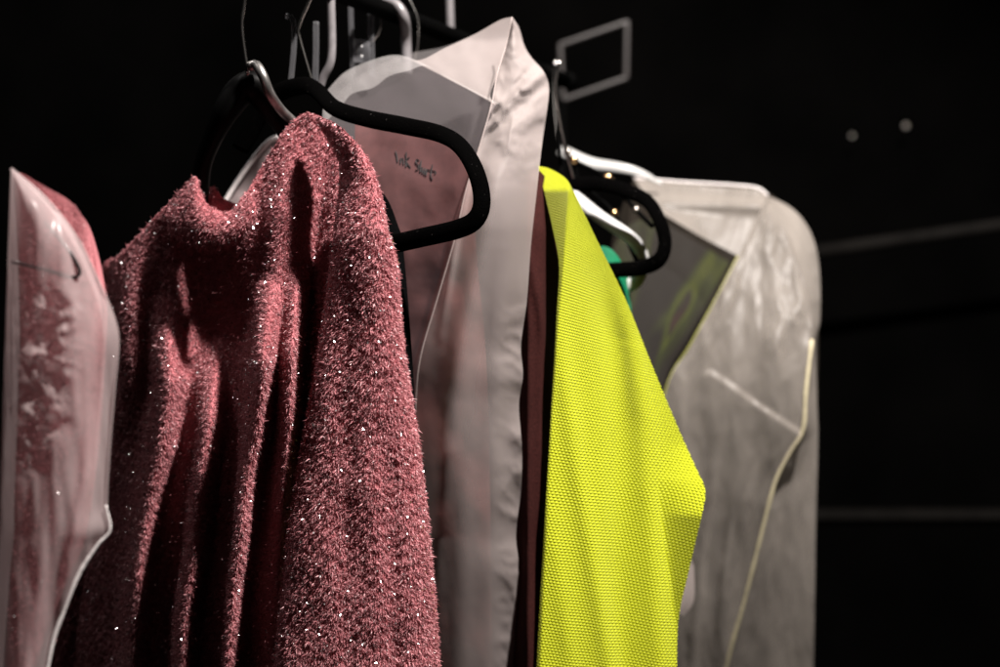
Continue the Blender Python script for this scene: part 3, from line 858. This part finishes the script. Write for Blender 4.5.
# small metal balls added for their glints, seen as soft discs
def ball(name, p, r, m, label, cat, group):
    V, F = [], []
    a, b = 12, 8
    for i in range(b + 1):
        th = math.pi * i / b
        for j in range(a):
            ph = 2 * math.pi * j / a
            V.append(p + r * np.array([math.sin(th) * math.cos(ph), math.sin(th) * math.sin(ph), math.cos(th)]))
    for i in range(b):
        for j in range(a):
            F.append([i * a + j, i * a + (j + 1) % a, (i + 1) * a + (j + 1) % a, (i + 1) * a + j])
    o = mesh_obj(name, np.array(V), F, m)
    return tag(o, label, cat, group)


M['brass'] = mat_simple('brass', (0.85, 0.55, 0.28), 0.25, metal=1.0, var=0.02)
M['glint'] = mat_simple('polished knob', (0.5, 0.46, 0.42), 0.28, metal=1.0, var=0.02)  # for balls added as glints
ball('glint', W(852, 136, 4.5), 0.008, M['glint'], 'dim chrome ball added as a glint on the black wall, left and lower of the pair', 'glint', 'added glints on the black wall')
ball('glint', W(906, 126, 4.5), 0.0095, M['glint'], 'brighter chrome ball added as a glint on the black wall, right and higher of the pair', 'glint', 'added glints on the black wall')
for o_ in [x for x in COL.objects if x.name == 'velvet_hanger.001']:
    for (x, y, r_, c_) in [(574, 160, 0.007, 0), (567, 152, 0.006, 1), (608, 178, 0.008, 0), (580, 181, 0.006, 1), (614, 213, 0.006, 0), (636, 210, 0.006, 1)]:
        b_ = ball('glint_bead', W(x, y, 2.32), r_ * 1.1, [M['brass'], M['glint']][c_], '', '', None)  # beads added for glints among the hangers
        for k_ in ('label', 'category'):
            del b_[k_]
        b_.parent = o_
        b_.matrix_parent_inverse = o_.matrix_world.inverted()
    tube('glint_rod', [W(558, 110, 2.27), W(566, 151, 2.323), W(575, 161, 2.326), W(608, 179, 2.326), W(637, 211, 2.326), W(652, 226, 2.23)], 0.004, M['rail'], o_, seg=8, n=40)  # rods added only to carry the glint beads
    tube('glint_rod', [W(575, 161, 2.328), W(580, 182, 2.328), W(614, 214, 2.328), W(640, 268, 2.23)], 0.004, M['rail'], o_, seg=8, n=40)
# ================================================================== wall
def box(name, x0, x1, y0, y1, z0, z1, m, parent=None):
    V = [(x, y, z) for x in (x0, x1) for y in (y0, y1) for z in (z0, z1)]
    F = [(0, 1, 3, 2), (4, 6, 7, 5), (0, 4, 5, 1), (2, 3, 7, 6), (0, 2, 6, 4), (1, 5, 7, 3)]
    return mesh_obj(name, np.array(V), [list(f) for f in F], m, None, None, parent, smooth=False)


wy = 4.6
zl = CAMZ + (333.5 - 513) * K * wy
wall = box('wall', -4, 4, wy, wy + 0.1, 0.0, 4.5, M['wall'])
wall['kind'] = 'structure'
bt = box('wall_batten', 0.6, 4, wy - 0.03, wy - 0.002, zl - 0.014, zl + 0.014, M['batten'])
tag(bt, 'thin level batten across the black wall at lower right', 'batten')
b2 = tube('wall_batten', [W(800, 254, 4.2), W(1120, 208, 4.2)], 0.018, M['batten'], None, seg=8)
tag(b2, 'thin tilted bar catching light on the black wall at right', 'bar')

# ================================================================== light
def spot(name, loc, target, energy, size_deg, radius, col, blend=0.4):
    l = bpy.data.lights.new(name, 'SPOT')
    l.energy = energy
    l.spot_size = math.radians(size_deg)
    l.spot_blend = blend
    l.shadow_soft_size = radius
    l.color = col
    o = bpy.data.objects.new(name, l)
    COL.objects.link(o)
    o.location = loc
    dv = Vector(target) - Vector(loc)
    o.rotation_euler = dv.to_track_quat('-Z', 'Y').to_euler()
    return o


spot('key_lamp', (0.82, 0.96, 3.77), (0.0, 2.0, 1.55), 1080, 120, 0.06, (1.0, 0.93, 0.88))
spot('rim_lamp', (-1.4, 2.2, 3.4), (0.0, 2.0, 1.6), 35, 50, 0.06, (1.0, 0.95, 0.92))

w = bpy.data.worlds.new('World')
S.world = w
w.use_nodes = True
w.node_tree.nodes['Background'].inputs['Color'].default_value = (0.012, 0.011, 0.011, 1)
w.node_tree.nodes['Background'].inputs['Strength'].default_value = 0.12

S.view_settings.view_transform = 'Standard'
S.view_settings.look = 'None'
S.view_settings.exposure = 0.0
S.view_settings.gamma = 1.0
S.render.resolution_x = 1024
S.render.resolution_y = 683
S.cycles.transparent_max_bounces = 24
S.cycles.max_bounces = 8
S.cycles.use_denoising = True
S.cycles.sample_clamp_indirect = 4.0
